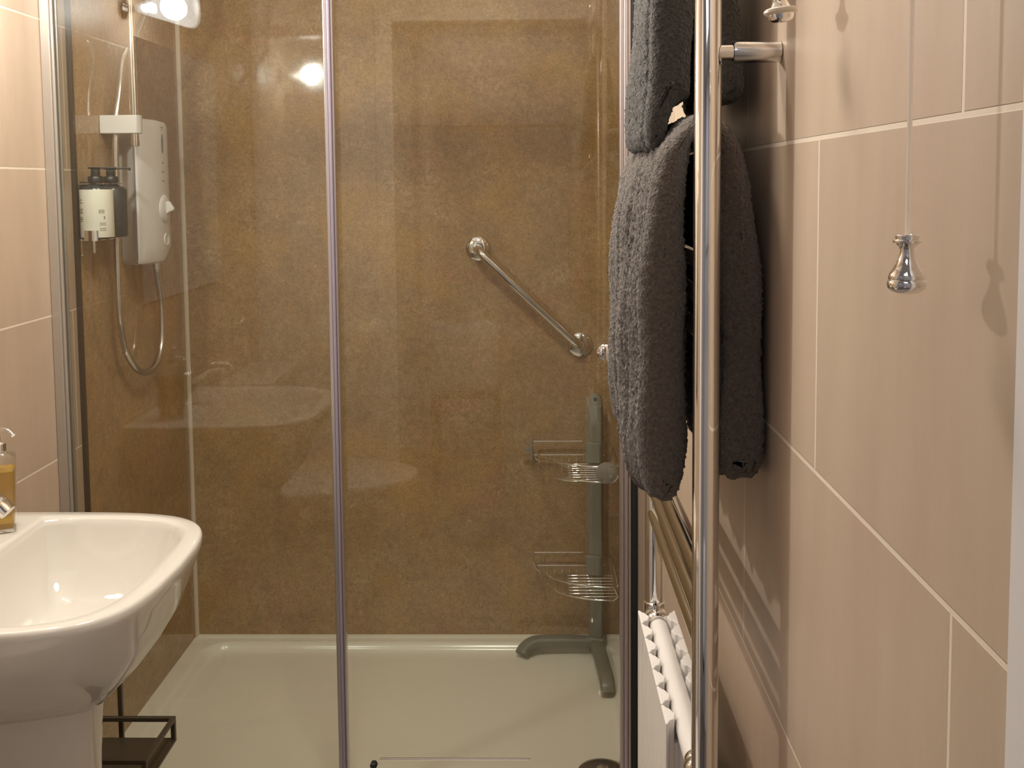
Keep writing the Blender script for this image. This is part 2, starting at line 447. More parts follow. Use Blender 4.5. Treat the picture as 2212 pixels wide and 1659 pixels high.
lo = bpy.data.objects.new('lamp_light', ld); COL.objects.link(lo); lo.location = (XL+.128, LY, LZ+.002)
# dim cool fill and its housing, added in the hall behind the camera
hd = bpy.data.lights.new('hall_fill_light', 'AREA'); hd.energy = HALL_W; hd.color = (.88, .90, 1.0); hd.shape = 'SQUARE'; hd.size = .5
ho = bpy.data.objects.new('hall_fill_light', hd); COL.objects.link(ho); ho.location = (-.3, -.5, CEIL-.02)
hl = thing('added_ceiling_light', 'added square flat fill light on the hall ceiling behind the camera', 'lamp', (-.3, -.5, CEIL))
link_mesh('diffuser', B(-.56, -.04, -.76, -.24, CEIL-.015, CEIL-.0005), 'white_plastic', hl, smooth=0, bevel=.004)

# unseen opal ceiling fitting, added to raise the bathroom's ambient light
cd = bpy.data.lights.new('ceiling_fill_light', 'AREA'); cd.energy = CEIL_W; cd.color = (1, .93, .82); cd.shape = 'DISK'; cd.size = .34
co = bpy.data.objects.new('ceiling_fill_light', cd); COL.objects.link(co); co.location = (-.22, 1.40, CEIL-.066)
cl_ = thing('added_ceiling_light', 'added round opal fill light on the bathroom ceiling, out of view', 'lamp', (-.22, 1.40, CEIL))
link_mesh('base', LA([(0, .0005), (.19, .0005), (.19, .02), (.175, .022), (0, .022)], (-.22, 1.40, CEIL), (0, 0, -1), 48), 'white_plastic', cl_)
link_mesh('diffuser', LA([(.17, .022), (.168, .045), (.14, .058), (0, .062)], (-.22, 1.40, CEIL), (0, 0, -1), 48), 'white_plastic', cl_)

# mirror on the left wall under the lamp
mir = thing('wall_mirror', 'frameless rectangular mirror on the left wall over the basin', 'mirror', (XL, 1.30, 1.10))
link_mesh('mirror_glass', B(XL+.0005, XL+.006, .98, 1.62, 1.10, 1.777), 'mirror', mir, smooth=0, bevel=.002)

# ------------------------------------------------------------------ wash basin on its pedestal
def dshape(xw, xf, ym, h, n, z, bow=0.0, N=64, skew=0.0, xb=None):
    """outline that is straight on the wall and rounded in front"""
    out = []
    for k in range(N+1):
        t = -PI/2+PI*k/N
        cx = abs(math.cos(t))**(2/n); sy = math.copysign(abs(math.sin(t))**(2/n), math.sin(t))
        x = xw+(xf-xw)*cx*(1-bow*sy*sy)
        out.append((x+skew*sy*cx, ym+h*sy, z))
    if xb is None:
        return out
    # closed smooth outline: rounded at the back too
    back = []
    for k in range(1, 24):
        t = PI/2+PI*k/24
        cx = abs(math.cos(t))**(2/7); sy = math.copysign(abs(math.sin(t))**(2/7), math.sin(t))
        back.append((xw-(xw-xb)*cx, ym+h*sy, z))
    return out+back
ym, hh = 1.512, .252
basin = thing('wash_basin', 'white ceramic wash basin on a pedestal against the left wall', 'basin', (-.78, ym, 0))
def ring(xb, xf, h, n, z, bow=.07, N=120, flat=.2):
    """closed outline starting at the middle of the back edge: straight back, rounded front"""
    out = []
    for k in range(N):
        a = k/N
        if a < flat: p = (xb, ym-h*a/flat)
        elif a > 1-flat: p = (xb, ym+h*(1-a)/flat)
        else:
            tt = -PI/2+PI*(a-flat)/(1-2*flat)
            c = abs(math.cos(tt))**(2/n); sn = math.copysign(abs(math.sin(tt))**(2/n), math.sin(tt))
            p = (xb+(xf-xb)*c*(1-bow*sn*sn), ym+h*sn)
        out.append((p[0], p[1], z))
    return out
XW = XL+.001
body = [ring(XW, XW+.452*f, hh*g, n, z) for f, g, n, z in (
    (.725, .36, 2.7, .604), (.750, .40, 2.7, .616), (.795, .50, 2.8, .636), (.845, .635, 3.0, .660), (.895, .765, 3.4, .690), (.940, .875, 4.2, .725),
    (.965, .95, 5.0, .760), (.985, .985, 5.5, .785), (1.0, 1.0, 5.5, .804), (1.0, 1.0, 5.5, .8135), (.9965, .996, 5.5, .8172), (.989, .988, 5.5, .8192))]
def bowl_ring(sx, sy, z, xi=-.868, xo=-.582, n=5.0):
    c = (xi+xo)/2
    return ring(c+(xi-c)*sx, c+(xo-c)*sx, .222*sy, n, z, .06)
rings = body+[bowl_ring(1.05, 1.035, .8195), bowl_ring(1.01, 1.01, .8185), bowl_ring(.985, .99, .814), bowl_ring(.965, .975, .804)]
for k in range(1, 9):
    f = k/8
    rings.append(bowl_ring(.965-.40*f**1.3, .975-.45*f**1.2, .804-.118*math.sin(f*PI/2), n=5-1.5*f))
bm = bmesh.new()
vs = loft(bm, rings)
bm.faces.new(vs[-1]); bm.faces.new(vs[0][::-1])
b_ob = link_mesh('basin', bm, 'ceramic', basin, smooth=75)
link_mesh('waste', LA([(0, .004), (.016, .004), (.021, .002), (.022, -.001)], (-.70, ym, .6845)), 'chrome', basin)
ped = []
for z, xf, h in ((0.0005, -.675, .108), (.04, -.68, .104), (.10, -.690, .094), (.35, -.694, .082), (.50, -.690, .083), (.57, -.686, .084), (.608, -.682, .086)):
    ped.append(dshape(XL+.04, xf, ym, h, 3.2, z, .05, 40))
bm = bmesh.new(); loft(bm, ped, True, True)
link_mesh('pedestal', bm, 'ceramic', basin, smooth=60)
# mixer tap
tap = link_mesh('tap', LA([(0, -.001), (.026, -.001), (.026, .004), (.022, .008), (.021, .075), (.019, .083), (0, .085)], (-.925, 1.50, .8200)), 'chrome', basin)
link_mesh('spout', T(smooth_path([(-.925, 1.50, .872), (-.885, 1.50, .906), (-.850, 1.50, .922), (-.824, 1.50, .920), (-.806, 1.50, .905)], 6), [.017]*14+[.017, .0172, .0172, .0172, .0172, .017, .016, .0158, .0155, .0150, .0145][:11], 20, ratio=.8), 'chrome', tap)
link_mesh('lever', T(smooth_path([(-.925, 1.50, .903), (-.925, 1.50, .922), (-.935, 1.50, .936), (-.955, 1.50, .945)], 5), [.017]+[.014]*5+[.008]*10, 14, ratio=1.3), 'chrome', tap)

# hand-soap pump bottle on the basin ledge
sx, sy = -.911, 1.668
soap = thing('soap_pump_bottle', 'clear pump bottle of amber hand soap on the corner of the basin', 'soap bottle', (sx, sy, .8208))
ang = math.radians(24)
def sq(hw, z, r=.008):
    return [(sx+a*math.cos(ang)-b*math.sin(ang), sy+a*math.sin(ang)+b*math.cos(ang), z) for a, b in rrect(0, 0, hw, hw, r, 5)]
bm = bmesh.new(); loft(bm, [sq(.0245, .8212), sq(.0262, .823), sq(.0285, .941), sq(.0275, .947), sq(.016, .954), sq(.013, .957)], True, True)
bt = link_mesh('bottle', bm, 'clear', soap, smooth=50); bt['label'] = 'clear glass bottle'
bm = bmesh.new(); loft(bm, [sq(.0222, .8262, .006), sq(.0262, .924, .006)], True, True)
o = link_mesh('liquid', bm, 'amber', bt, smooth=50); o['label'] = 'amber liquid soap'
link_mesh('pump', LA([(0, .956), (.015, .956), (.015, .969), (.007, .972), (.006, .994), (0, .995)], (sx, sy, 0)), 'chrome', soap)
link_mesh('spout', T(smooth_path([(sx, sy, .991), (sx+.012, sy-.004, .9945), (sx+.026, sy-.009, .993), (sx+.037, sy-.014, .986)], 5), .0036, 10), 'chrome', soap)

# slim bronze stand with a tray between basin and shower
px, py = -.858, 1.998
stand = thing('bathroom_stand', 'dark bronze metal stand with railed tray beside the basin pedestal', 'stand', (px, py, 0))
link_mesh('pole', B(px-.0045, px+.0045, py-.0045, py+.0045, .008, .64), 'bronze', stand, smooth=0, bevel=.001)
link_mesh('base', B(px-.10, px+.10, 1.86, py+.01, .0005, .009), 'bronze', stand, smooth=0, bevel=.001)
xa, xb, ya, yb, zr, zb = -.982, -.742, 1.835, 2.0, .310, .268
tr = link_mesh('tray', B(xa, xb, ya, yb-.007, zb-.006, zb), 'bronze', stand, smooth=0, bevel=.001)
bm = bmesh.new(); e = .0045
box(bm, xa, xb, ya-e, ya+e, zr-e, zr+e); box(bm, xa, xb, yb-2*e-.007, yb-.007, zr-e, zr+e)
box(bm, xa, xa+2*e, ya+e, yb-2*e-.007, zr-e, zr+e); box(bm, xb-2*e, xb, ya+e, yb-2*e-.007, zr-e, zr+e)
for x in (xa, xb-2*e):
    for y in (ya-e, yb-2*e-.007): box(bm, x, x+2*e, y, y+2*e, zb, zr-e)
link_mesh('rail', bm, 'bronze', tr, smooth=0, bevel=.001)
link_mesh('handle', T(smooth_path([(px, py, .638), (px+.005, py-.02, .655), (px+.005, py-.06, .657)], 5), .0045, 10), 'bronze', stand)

# ------------------------------------------------------------------ electric shower unit
XP = XL+.006      # face of the shower panel
unit = thing('electric_shower', 'white electric shower unit on the left shower wall', 'shower unit', (XP, 2.48, 1.21))
z0, z1 = 1.212, 1.562
def unit_ring(z, ins=0.0):
    pts = [(XP+.0005, 2.425), (XP+.030, 2.405+ins), (XP+.058, 2.372+ins)]
    for k in range(9):
        t = k/8; pts.append((XP+.064+.016*math.sin(PI*t)-ins, 2.376+ins+(2.578-2.376-2*ins)*t))
    pts += [(XP+.058, 2.582-ins), (XP+.030, 2.578-ins), (XP+.0005, 2.565)]
    return [(x, y, z) for x, y in pts]
bm = bmesh.new(); rings = []
for z, i in ((z0, .012), (z0+.004, .004), (z0+.012, 0), (z0+.05, 0), (z1-.012, 0), (z1-.003, .004), (z1, .010)):
    r = unit_ring(z, i)
    if z < z0+.06:      # lower corner of the front swept up on the far side
        r = [(x, y, zz+max(0, (y-2.50))*.45*(1-(z-z0)/.06)) for x, y, zz in r]
    rings.append(r)
loft(bm, rings, True, True)
casing = link_mesh('casing', bm, 'white_plastic', unit, smooth=35)
link_mesh('seam', B(XP+.0555, XP+.0592, 2.3705, 2.3735, z0+.015, z1-.015), 'grey_plastic', casing, smooth=0)
def front_x(y): return XP+.064+.016*math.sin(PI*min(max((y-2.376)/.202, 0), 1))
fx = front_x(2.50)
dial = link_mesh('control_dial', LA([(0, -.004), (.034, -.004), (.034, .003), (.030, .006), (.024, .008), (0, .009)], (fx-.001, 2.497, 1.345), (1, 0, -.0), 36), 'white_plastic', unit)
bm = bmesh.new()
prism(bm, [(fx+.006, 1.330), (fx+.006, 1.362), (fx+.014, 1.364), (fx+.026, 1.345), (fx+.024, 1.340), (fx+.014, 1.336)], 'y', 2.490, 2.504)
link_mesh('lever', bm, 'white_plastic', dial, smooth=0, bevel=.003)
btn = link_mesh('power_button', LA([(.016, -.004), (.016, .003), (.0145, .0045), (.012, .003), (0, .0026)], (front_x(2.505)-.0015, 2.505, 1.268), (1, 0, 0), 28), 'white_plastic', unit)
bm = bmesh.new()
el = [(2.497+.0065*math.cos(a), 1.505+.024*math.sin(a)) for a in np.linspace(0, 2*PI, 24, endpoint=False)]
prism(bm, el, 'x', fx-.003, fx+.0012)
o = link_mesh('indicator_window', bm, 'grey_plastic', unit, smooth=0); o['label'] = 'oval grey indicator'
for z in (1.458, 1.436, 1.413):
    link_mesh('indicator_mark', B(fx-.002, fx+.0008, 2.491, 2.503, z-.0014, z+.0014), 'grey_plastic', unit, smooth=0)
bm = bmesh.new()
for y, zz in ((2.491, 1.545), (2.496, 1.545), (2.501, 1.545), (2.492, 1.539), (2.498, 1.539)): box(bm, fx-.002, fx+.0004, y, y+.003, zz-.002, zz+.002)
link_mesh('emblem', bm, 'grey_plastic', unit, smooth=0)
link_mesh('outlet', T([(XP+.032, 2.578-.02, 1.222), (XP+.032, 2.578-.02, 1.188)], .0095), 'chrome', unit)

# riser rail with its white wall bracket
RX, RY = XP+.075, 2.338
rail = thing('riser_rail', 'chrome shower riser rail with white block bracket on the left shower wall', 'shower rail', (XP, RY, 1.5))
link_mesh('pole', T([(RX, RY, 1.498), (RX, RY, 2.10)], .0092, 18), 'chrome', rail)
for z, nm in ((1.543, 'wall_bracket'), (2.07, 'wall_bracket')):
    bm = bmesh.new()
    prism(bm, [(XP+.0005, RY-.017), (XP+.072, RY-.019), (XP+.086, RY-.016), (XP+.091, RY-.006), (XP+.091, RY+.006), (XP+.086, RY+.016), (XP+.072, RY+.019), (XP+.0005, RY+.017)], 'z', z-.021, z+.021)
    link_mesh(nm, bm, 'white_plastic', rail, smooth=30, bevel=.002)
link_mesh('end_cap', LA([(.0098, 0), (.0098, .012), (0, .012)], (RX, RY, 1.494)), 'chrome_soft', rail)
# hand shower high on the rail (above the frame) and its hose
hs = thing('hand_shower', 'white hand shower held near the top of the riser rail', 'shower head', (RX, RY, 1.92))
bm = bmesh.new(); tube(bm, [(RX, RY, 1.90), (RX, RY, 1.945)], .018); tube(bm, [(RX, RY-.0, 1.92), (RX+.045, RY+.0, 1.925)], .013)
link_mesh('slider', bm, 'white_plastic', hs)
link_mesh('handset', T(smooth_path([(RX+.040, RY, 1.83), (RX+.048, RY, 1.93), (RX+.070, RY, 2.02)], 4), [.010]*4+[.013]*5, 14), 'white_plastic', hs)
link_mesh('spray_plate', LA([(0, -.012), (.03, -.010), (.048, .0), (.048, .012), (0, .014)], (RX+.082, RY, 2.045), (.8, 0, -.6)), 'white_plastic', hs)
hz = XP+.034
hp = smooth_path([(RX+.040, RY, 1.835), (XP+.095, 2.372, 1.80), (hz+.02, 2.405, 1.745), (hz, 2.390, 1.700), (hz, 2.360, 1.618), (hz-.004, 2.342, 1.542), (hz-.006, 2.333, 1.404), (hz-.004, 2.3214, 1.2326),
                  (hz, 2.3147, 1.104), (hz, 2.3367, 1.0245), (hz, 2.375, .981), (hz, 2.420, .953), (hz, 2.475, .940), (hz, 2.525, .950), (hz, 2.560, .978), (XP+.033, 2.578, 1.025), (XP+.032, 2.582, 1.10), (XP+.032, 2.558, 1.188)], 26)
rr_ = [.0072+(.0011 if k % 2 else 0) for k in range(len(hp))]
hose = link_mesh('shower_hose', T(hp, rr_, 12), 'chrome_soft', smooth=180)
tag(hose, 'ribbed chrome shower hose looping below the electric shower unit', 'shower hose')

# bottle holder with two pump bottles
BX, BR = XP+.0385, .0345
holder = thing('bottle_holder', 'chrome wall holder carrying two pump bottles beside the shower unit', 'holder', (XP, 2.24, 1.29))
link_mesh('wall_plate', B(XP+.0005, XP+.004, 2.196, 2.296, 1.285, 1.412), 'chrome_soft', holder, smooth=0, bevel=.001)
ys2 = (2.203, 2.282)
for y in ys2:
    bm = bmesh.new()
    ring = [(BX+(BR+.0012)*math.cos(a), y+(BR+.0012)*math.sin(a)) for a in np.linspace(PI, -PI/2, 30)]
    # collar at the bottle's shoulder and a cupped clip at its foot
    box(bm, XP+.004, BX+.022, y-.015, y+.015, 1.4055, 1.4080)
    link_mesh('collar', bm, 'chrome_soft', holder, smooth=0, bevel=.0006)
    bm = bmesh.new()
    box(bm, XP+.004, BX+.012, y-.016, y+.016, 1.2835, 1.2860)
    arc = [(BX+(BR+.0014)*math.cos(a), y+(BR+.0014)*math.sin(a)) for a in np.linspace(-PI/2-.42, -PI/2+.42, 10)]
    arc2 = [(BX+(BR+.0032)*math.cos(a), y+(BR+.0032)*math.sin(a)) for a in np.linspace(-PI/2+.42, -PI/2-.42, 10)]
    prism(bm, arc+arc2, 'z', 1.2835, 1.306)
    link_mesh('clip', bm, 'chrome', holder, smooth=30)
    if y == ys2[0]:
        link_mesh('locking_pin', T([(BX+.004, y-.030, 1.2835), (BX+.004, y-.030, 1.257)], .0032, 10), 'chrome', holder)
        bm = bmesh.new(); lathe(bm, [(0, -.004), (.003, -.002), (.003, .001), (.0009, .002), (.0009, .036), (0, .036)], (BX-.026, y-.024, 1.253), seg=10)
        link_mesh('key', bm, 'chrome', holder)
for y, body_m, lab in ((ys2[0], 'bottle_white', 'white labelled pump bottle, nearer the glass of the two in the wall holder'),
                       (ys2[1], 'bottle_dark', 'dark smoky pump bottle tucked behind the white one in the wall holder')):
    t = thing('pump_bottle', lab, 'bottle', (BX, y, 1.2865), 'pump bottles in the wall holder')
    core = 'bottle_dark'
    b1 = link_mesh('bottle', LA([(0, 0), (BR-.006, 0), (BR-.001, .003), (BR-.0005, .008), (BR-.0005, .106), (BR-.004, .112), (.016, .117), (.0145, .119), (0, .119)], (BX, y, 1.2865), seg=36), 'bottle_dark', t)
    if body_m == 'bottle_white':
        lb = link_mesh('label', LA([(BR, .004), (BR+.0003, .005), (BR+.0003, .107), (BR, .108)], (BX, y, 1.2865), seg=48), 'bottle_white', b1)
        def strip(nm, a0, a1, rows):
            """printed rows wrapped on the label; one mesh for one block of print"""
            bm = bmesh.new(); n = 5; R_ = BR+.0006
            for (f0, f1, za, zb2) in rows:
                aa = np.linspace(a0+(a1-a0)*f0, a0+(a1-a0)*f1, n)
                lo_ = [bm.verts.new((BX+R_*math.cos(a), y+R_*math.sin(a), za)) for a in aa]
                hi_ = [bm.verts.new((BX+R_*math.cos(a), y+R_*math.sin(a), zb2)) for a in aa]
                for k in range(n-1): bm.faces.new((lo_[k], lo_[k+1], hi_[k+1], hi_[k]))
            return bm
        A = -PI/2
        rows = [(0, w_, zz-.0011, zz+.0011) for zz, w_ in ((1.372, .85), (1.366, .95), (1.352, 1), (1.348, .9), (1.344, 1), (1.334, .9), (1.330, 1), (1.326, .85))]
        rows += [(2.55+k*.14, 2.55+k*.14+.08, 1.343, 1.351) for k in range(4)]+[(3.0, 3.12, 1.330, 1.337)]
        rows += [(2.6, 3.2, zz-.0007, zz+.0007) for zz in (1.322, 1.318, 1.310, 1.306)]
        o = link_mesh('print', strip('print', A-1.15, A-.5, rows), 'ink', lb); o['kind'] = 'stuff'
    pu = link_mesh('pump', LA([(0, .119), (.0155, .119), (.0165, .121), (.0165, .134), (.0145, .137), (.0095, .138), (.0095, .153), (0, .153)], (BX, y, 1.2865)), 'pump_black', t)
    bm = bmesh.new()
    tp = 1.2865+.153
    prism(bm, [(BX-.012, y-.010), (BX+.010, y-.011), (BX+.045, y-.004), (BX+.045, y+.004), (BX+.010, y+.011), (BX-.012, y+.010)], 'z', tp, tp+.0035)
    box(bm, BX+.041, BX+.0452, y-.003, y+.003, tp-.003, tp)
    link_mesh('nozzle', bm, 'pump_black', pu, smooth=0, bevel=.001)

# ------------------------------------------------------------------ grab bar on the back wall
gb = thing('grab_bar', 'slanted chrome grab bar on the back shower wall', 'grab bar', (-.01, YB, 1.08))
A = Vector((-.156, YB, 1.217)); Bv = Vector((.131, YB, .942))
dv = (Bv-A).normalized(); out = Vector((0, -1, 0)); r_ = .0125; st = .055
pts = [A+out*.002, A+out*.022]
for k in range(1, 7):
    t = PI/2*k/6; pts.append(A+out*(.022+(st-.022)*math.sin(t))+dv*(.033*(1-math.cos(t))))
pts2 = [Bv+out*.002, Bv+out*.022]
for k in range(1, 7):
    t = PI/2*k/6; pts2.append(Bv+out*(.022+(st-.022)*math.sin(t))-dv*(.033*(1-math.cos(t))))
link_mesh('bar', T(pts+pts2[::-1], r_, 20), 'chrome', gb, smooth=180)
for P_ in (A, Bv):
    f = link_mesh('flange', LA([(0, .0005), (.036, .0005), (.036, .003), (.033, .007), (.022, .010), (.015, .012), (0, .012)], P_, (0, -1, 0), 36), 'chrome', gb)

# ------------------------------------------------------------------ corner caddy stand
cad = thing('corner_caddy', 'grey plastic corner caddy stand with two wire baskets in the shower', 'caddy', (.17, 2.79, .068))
ca = math.radians(-14)           # the column is turned towards the middle of the shower
cxx, cyy = .170, 2.792
def CR(u, v): return (cxx+u*math.cos(ca)-v*math.sin(ca), cyy+u*math.sin(ca)+v*math.cos(ca))
colm = [CR(u, v) for u, v in ((-.019, -.010), (-.016, -.013), (.016, -.013), (.019, -.010), (.019, .010), (.016, .013), (-.016, .013), (-.019, .010))]
column = link_mesh('column', PR(colm, 'z', .075, .780), 'caddy', cad, smooth=0, bevel=.0012)
bm = bmesh.new(); hd_ = [CR(u, 0) for u in (-.014, .014)]
prof = [(.0175*math.cos(a), .0175*math.sin(a)) for a in np.linspace(0, PI, 12)]
top_o = [(u, .795+v) for u, v in prof]+[(-.0175, .775), (.0175, .775)]
lo_ = [bm.verts.new((*CR(u, -.006), z)) for u, z in top_o]; hi_ = [bm.verts.new((*CR(u, .006), z)) for u, z in top_o]
n_ = len(top_o)
for k in range(n_): bm.faces.new((lo_[k], lo_[(k+1) % n_], hi_[(k+1) % n_], hi_[k]))
bm.faces.new(lo_[::-1]); bm.faces.new(hi_)
cap_ = link_mesh('hanging_tab', bm, 'caddy', cad, smooth=30)
p0 = Vector((*CR(0, -.0062), .798))
link_mesh('hole', LA([(0, 0), (.0055, 0), (.0055, .0006), (0, .0006)], p0, Vector((*CR(0, -1), 0))-Vector((*CR(0, 0), 0)), 16), 'black', cap_)
def foot(path):
    bm = bmesh.new(); pth = smooth_path(path, 6); n = len(pth); rings = []
    for i, p in enumerate(pth):
        d = (pth[min(i+1, n-1)]-pth[max(i-1, 0)]); d.normalize()
        side = d.cross(Vector((0, 0, 1)))
        if side.length < .2: side = rings_side[0]
        side.normalize(); rings_side[0] = side
        up = side.cross(d).normalized()
        if up.z < -.1: up = -up
        wd, ht = .019, .012
        rings.append([p+side*wd*a+up*ht*b for a, b in ((-1, -.8), (-1, .3), (-.75, .85), (0, 1.05), (.75, .85), (1, .3), (1, -.8), (0, -1))])
    loft(bm, rings, True, True); return bm
rings_side = [Vector((0, 1, 0))]
link_mesh('foot', foot([(.165, 2.790, .103), (.10, 2.790, .106), (.02, 2.786, .107), (-.012, 2.780, .104), (-.034, 2.768, .092), (-.043, 2.757, .080)]), 'caddy', cad, smooth=50, bevel=.001)
rings_side = [Vector((1, 0, 0))]
link_mesh('foot', foot([(.170, 2.785, .103), (.174, 2.72, .106), (.180, 2.62, .107), (.183, 2.575, .104), (.184, 2.552, .094), (.1845, 2.542, .080)]), 'caddy', cad, smooth=50, bevel=.001)
link_mesh('hub', PR([CR(u, v) for u, v in ((-.028, -.022), (.026, -.026), (.028, .02), (-.024, .022))], 'z', .086, .118), 'caddy', cad, smooth=0, bevel=.006)
def basket(zt, zm, zf, soap_tray, name='wire_basket'):
    wl, wr = Vector((-.006, 2.822, zt)), Vector((.216, 2.600, zt))        # tips of the quarter circle
    corner = Vector((.205, 2.822, zt))
    def arc(z, s=1.0, n=16, bulge=1.0):
        out = []
        for k in range(n+1):
            t = PI/2*k/n
            out.append(Vector((corner.x-.211*s*math.cos(t)**.9, 2.822-.222*s*math.sin(t)**.9, z)))
        return out
    bm = bmesh.new(); wr_ = .0020
    back = [Vector((-.006, 2.822, zt)), Vector((.135, 2.822, zt))]
    tube(bm, back, wr_, 8)
    tube(bm, [Vector((-.004, 2.822, zm)), Vector((.195, 2.822, zm))], wr_, 8)
    side = smooth_path([Vector((.19, 2.812, zt-.002)), Vector((.212, 2.800, zt-.004)), Vector((.218, 2.77, zt-.006)), Vector((.218, 2.62, zt-.006)), Vector((.214, 2.598, zt-.008))], 5)
    tube(bm, side, wr_, 8)
    fr = arc(zt, 1.0, 20)
    # the front rail dips away from the back rail
    tube(bm, [Vector((p.x, p.y, zt-.012*math.sin(PI/2*min(1, k/6)))) for k, p in enumerate(fr)], .0024, 8)
    tube(bm, arc(zf, .90, 20), .0022, 8)
    lip = arc(zf, .90, 20)
    tube(bm, [fr[0], Vector((-.004, 2.818, zm)), Vector((.003, 2.812, zf+.012)), lip[0]], wr_, 8)
    tube(bm, [Vector((fr[-1].x, fr[-1].y, zt-.012)), Vector((.217, 2.602, zm)), lip[-1]], wr_, 8)
    for k in range(9):                                                     # floor wires parallel to the side wall, bent up at the back
        x = .012+.021*k
        f_ = math.sqrt(max(0, 1-((corner.x-x)/(.211*.90))**2)) if x > corner.x-.19 else 0
        yf = 2.822-.222*.90*f_
        tube(bm, [(x, 2.822, zm), (x, 2.820, zf+.006), (x, 2.815, zf), (x, min(yf, 2.812), zf)], .0012, 6)
    for k in range(9):
        y = 2.79-.021*k
        f_ = math.sqrt(max(0, 1-((2.822-y)/(.222*.90))**2))
        xf = corner.x-.211*.90*f_
        tube(bm, [(max(xf, .09), y, zf+.002), (.214, y, zf+.002), (.217, y, zt-.006)], .0012, 6)
    if soap_tray:
        pts = [(.005, 2.80, zf+.002), (.03, 2.775, zf+.018), (.07, 2.74, zf+.016), (.12, 2.70, zf+.003), (.14, 2.665, zf-.004), (.10, 2.660, zf-.008), (.05, 2.69, zf-.006), (.015, 2.75, zf-.004), (.005, 2.80, zf+.002)]
        tube(bm, smooth_path(pts, 6), .0018, 8)
    b = link_mesh(name, bm, 'chrome', cad, smooth=60)
    cl = bmesh.new()
    o2 = [CR(u, v) for u, v in ((-.026, -.0135), (-.024, -.020), (.014, -.020), (.020, -.0135))]
    prism(cl, o2, 'z', zm-.012, zt+.006)
    cc = link_mesh('clamp', cl, 'caddy', b, smooth=0, bevel=.002)
    return b
bt1 = basket(.671, .632, .612, True)
bt2 = basket(.349, .311, .292, False)
o = link_mesh('soap_hook_disc', LA([(0, 0), (.0285, 0), (.0285, .003), (.026, .0045), (0, .0045)], (.186, 2.603, .643), (0, -1, 0), 32), 'clear_plastic', bt1); o['label'] = 'round frosted hook plate'
bm = bmesh.new()
for dx in (-.013, .011): lathe(bm, [(.004, .003), (.003, .008), (.0045, .010), (0, .011)], (.186+dx, 2.603, .634), (0, -1, 0), 10)
link_mesh('hook', bm, 'clear_plastic', bt1)
bm = bmesh.new(); box(bm, -.0135, -.008, 2.805, 2.822, .620, .684); box(bm, -.034, -.0135, 2.812, 2.818, .650, .655); box(bm, -.034, -.0135, 2.812, 2.818, .641, .645)
link_mesh('razor_hook', bm, 'clear_plastic', bt1, smooth=0, bevel=.001)

# ------------------------------------------------------------------ towel radiator on the right wall
PX, YN, YFAR, PRAD = .1815, 1.062, 1.518, .0142
rad = thing('towel_radiator', 'chrome ladder towel radiator with white column radiator in its base on the right wall', 'radiator', (PX, (YN+YFAR)/2, 0))
for y in (YN, YFAR):
    link_mesh('post', LA([(0, .0005), (.024, .0005), (.024, .012), (PRAD, .02), (PRAD, 1.93), (PRAD*.8, 1.938), (0, 1.941)], (PX, y, 0), (0, 0, 1), 40), 'chrome', rad, smooth=40)
bars = [.898, .936, .974, 1.24, 1.278, 1.316, 1.440, 1.732, 1.86]
for z in bars:
    link_mesh('bar', T([(PX, YN+.008, z), (PX, YFAR-.008, z)], .0112, 20), 'chrome_bar', rad)
# four wall brackets
for y, dy in ((YN, -.002), (YFAR, 0)):
    for z in (1.532, .50):
        bk = link_mesh('wall_bracket', LA([(0, .0005), (.0108, .0005), (.0108, .046), (.0100, .0485), (.0094, .0485)], (XR-.0004, y+dy, z), (-1, 0, 0), 32), 'chrome_soft', rad)
        link_mesh('bracket_stem', LA([(.0078, .047), (.0078, .0635), (.0, .0635)], (XR-.0004, y+dy, z), (-1, 0, 0), 28), 'chrome_soft', bk)
# white column radiator: sections with shaped fins, headers and chrome ball joints
HZ = .740
for z in (HZ, .215):
    link_mesh('header', T([(PX, YN+.055, z), (PX, YFAR-.045, z)], .0138, 28), 'white_enamel', rad)
    for y, s in ((YN, 1), (YFAR, -1)):
        bj = bmesh.new()
        lathe(bj, [(.0142*.7, .008), (.0175, .0135), (.0175, .020), (.012, .022), (.0165, .026), (.0188, .033), (.0165, .040), (.012, .0445), (.0138, .047), (.0138, .056)], (PX, y, z), (0, s, 0), 28)
        lathe(bj, [(PRAD*.9, -.020), (.0172, -.018), (.0172, .018), (PRAD*.9, .020)], (PX, y, z), (0, 0, 1), 28)
        link_mesh('ball_joint', bj, 'chrome', rad)
ns = 7; ya_, pitch = 1.168, .0462
for k in range(ns):
    y = ya_+pitch*k
    for s, nm in ((-1, 'front_fin'), (1, 'rear_fin')):
        def P(u, v): return (PX+s*u, y+v)
        out = [P(.0280, .001), P(.0280, pitch-.0012), P(.0255, pitch-.0004), P(.0215, pitch-.008), P(.0185, pitch-.010), P(.0155, pitch-.018), P(.0128, .0245), P(.0150, .017), P(.0165, .0110), P(.0215, .0085), P(.0255, .0004)]
        bm = bmesh.new(); prism(bm, out, 'z', .205, .755)
        f = link_mesh(nm, bm, 'white_enamel', rad, smooth=0, bevel=.0013)
    bm = bmesh.new(); tube(bm, [(PX, y+pitch*.45, .215), (PX, y+pitch*.45, HZ)], .0115, 14)
    box(bm, PX-.016, PX+.016, y+pitch*.45-.004, y+pitch*.45+.004, .23, .722)
    link_mesh('section_core', bm, 'white_enamel', rad, smooth=60)

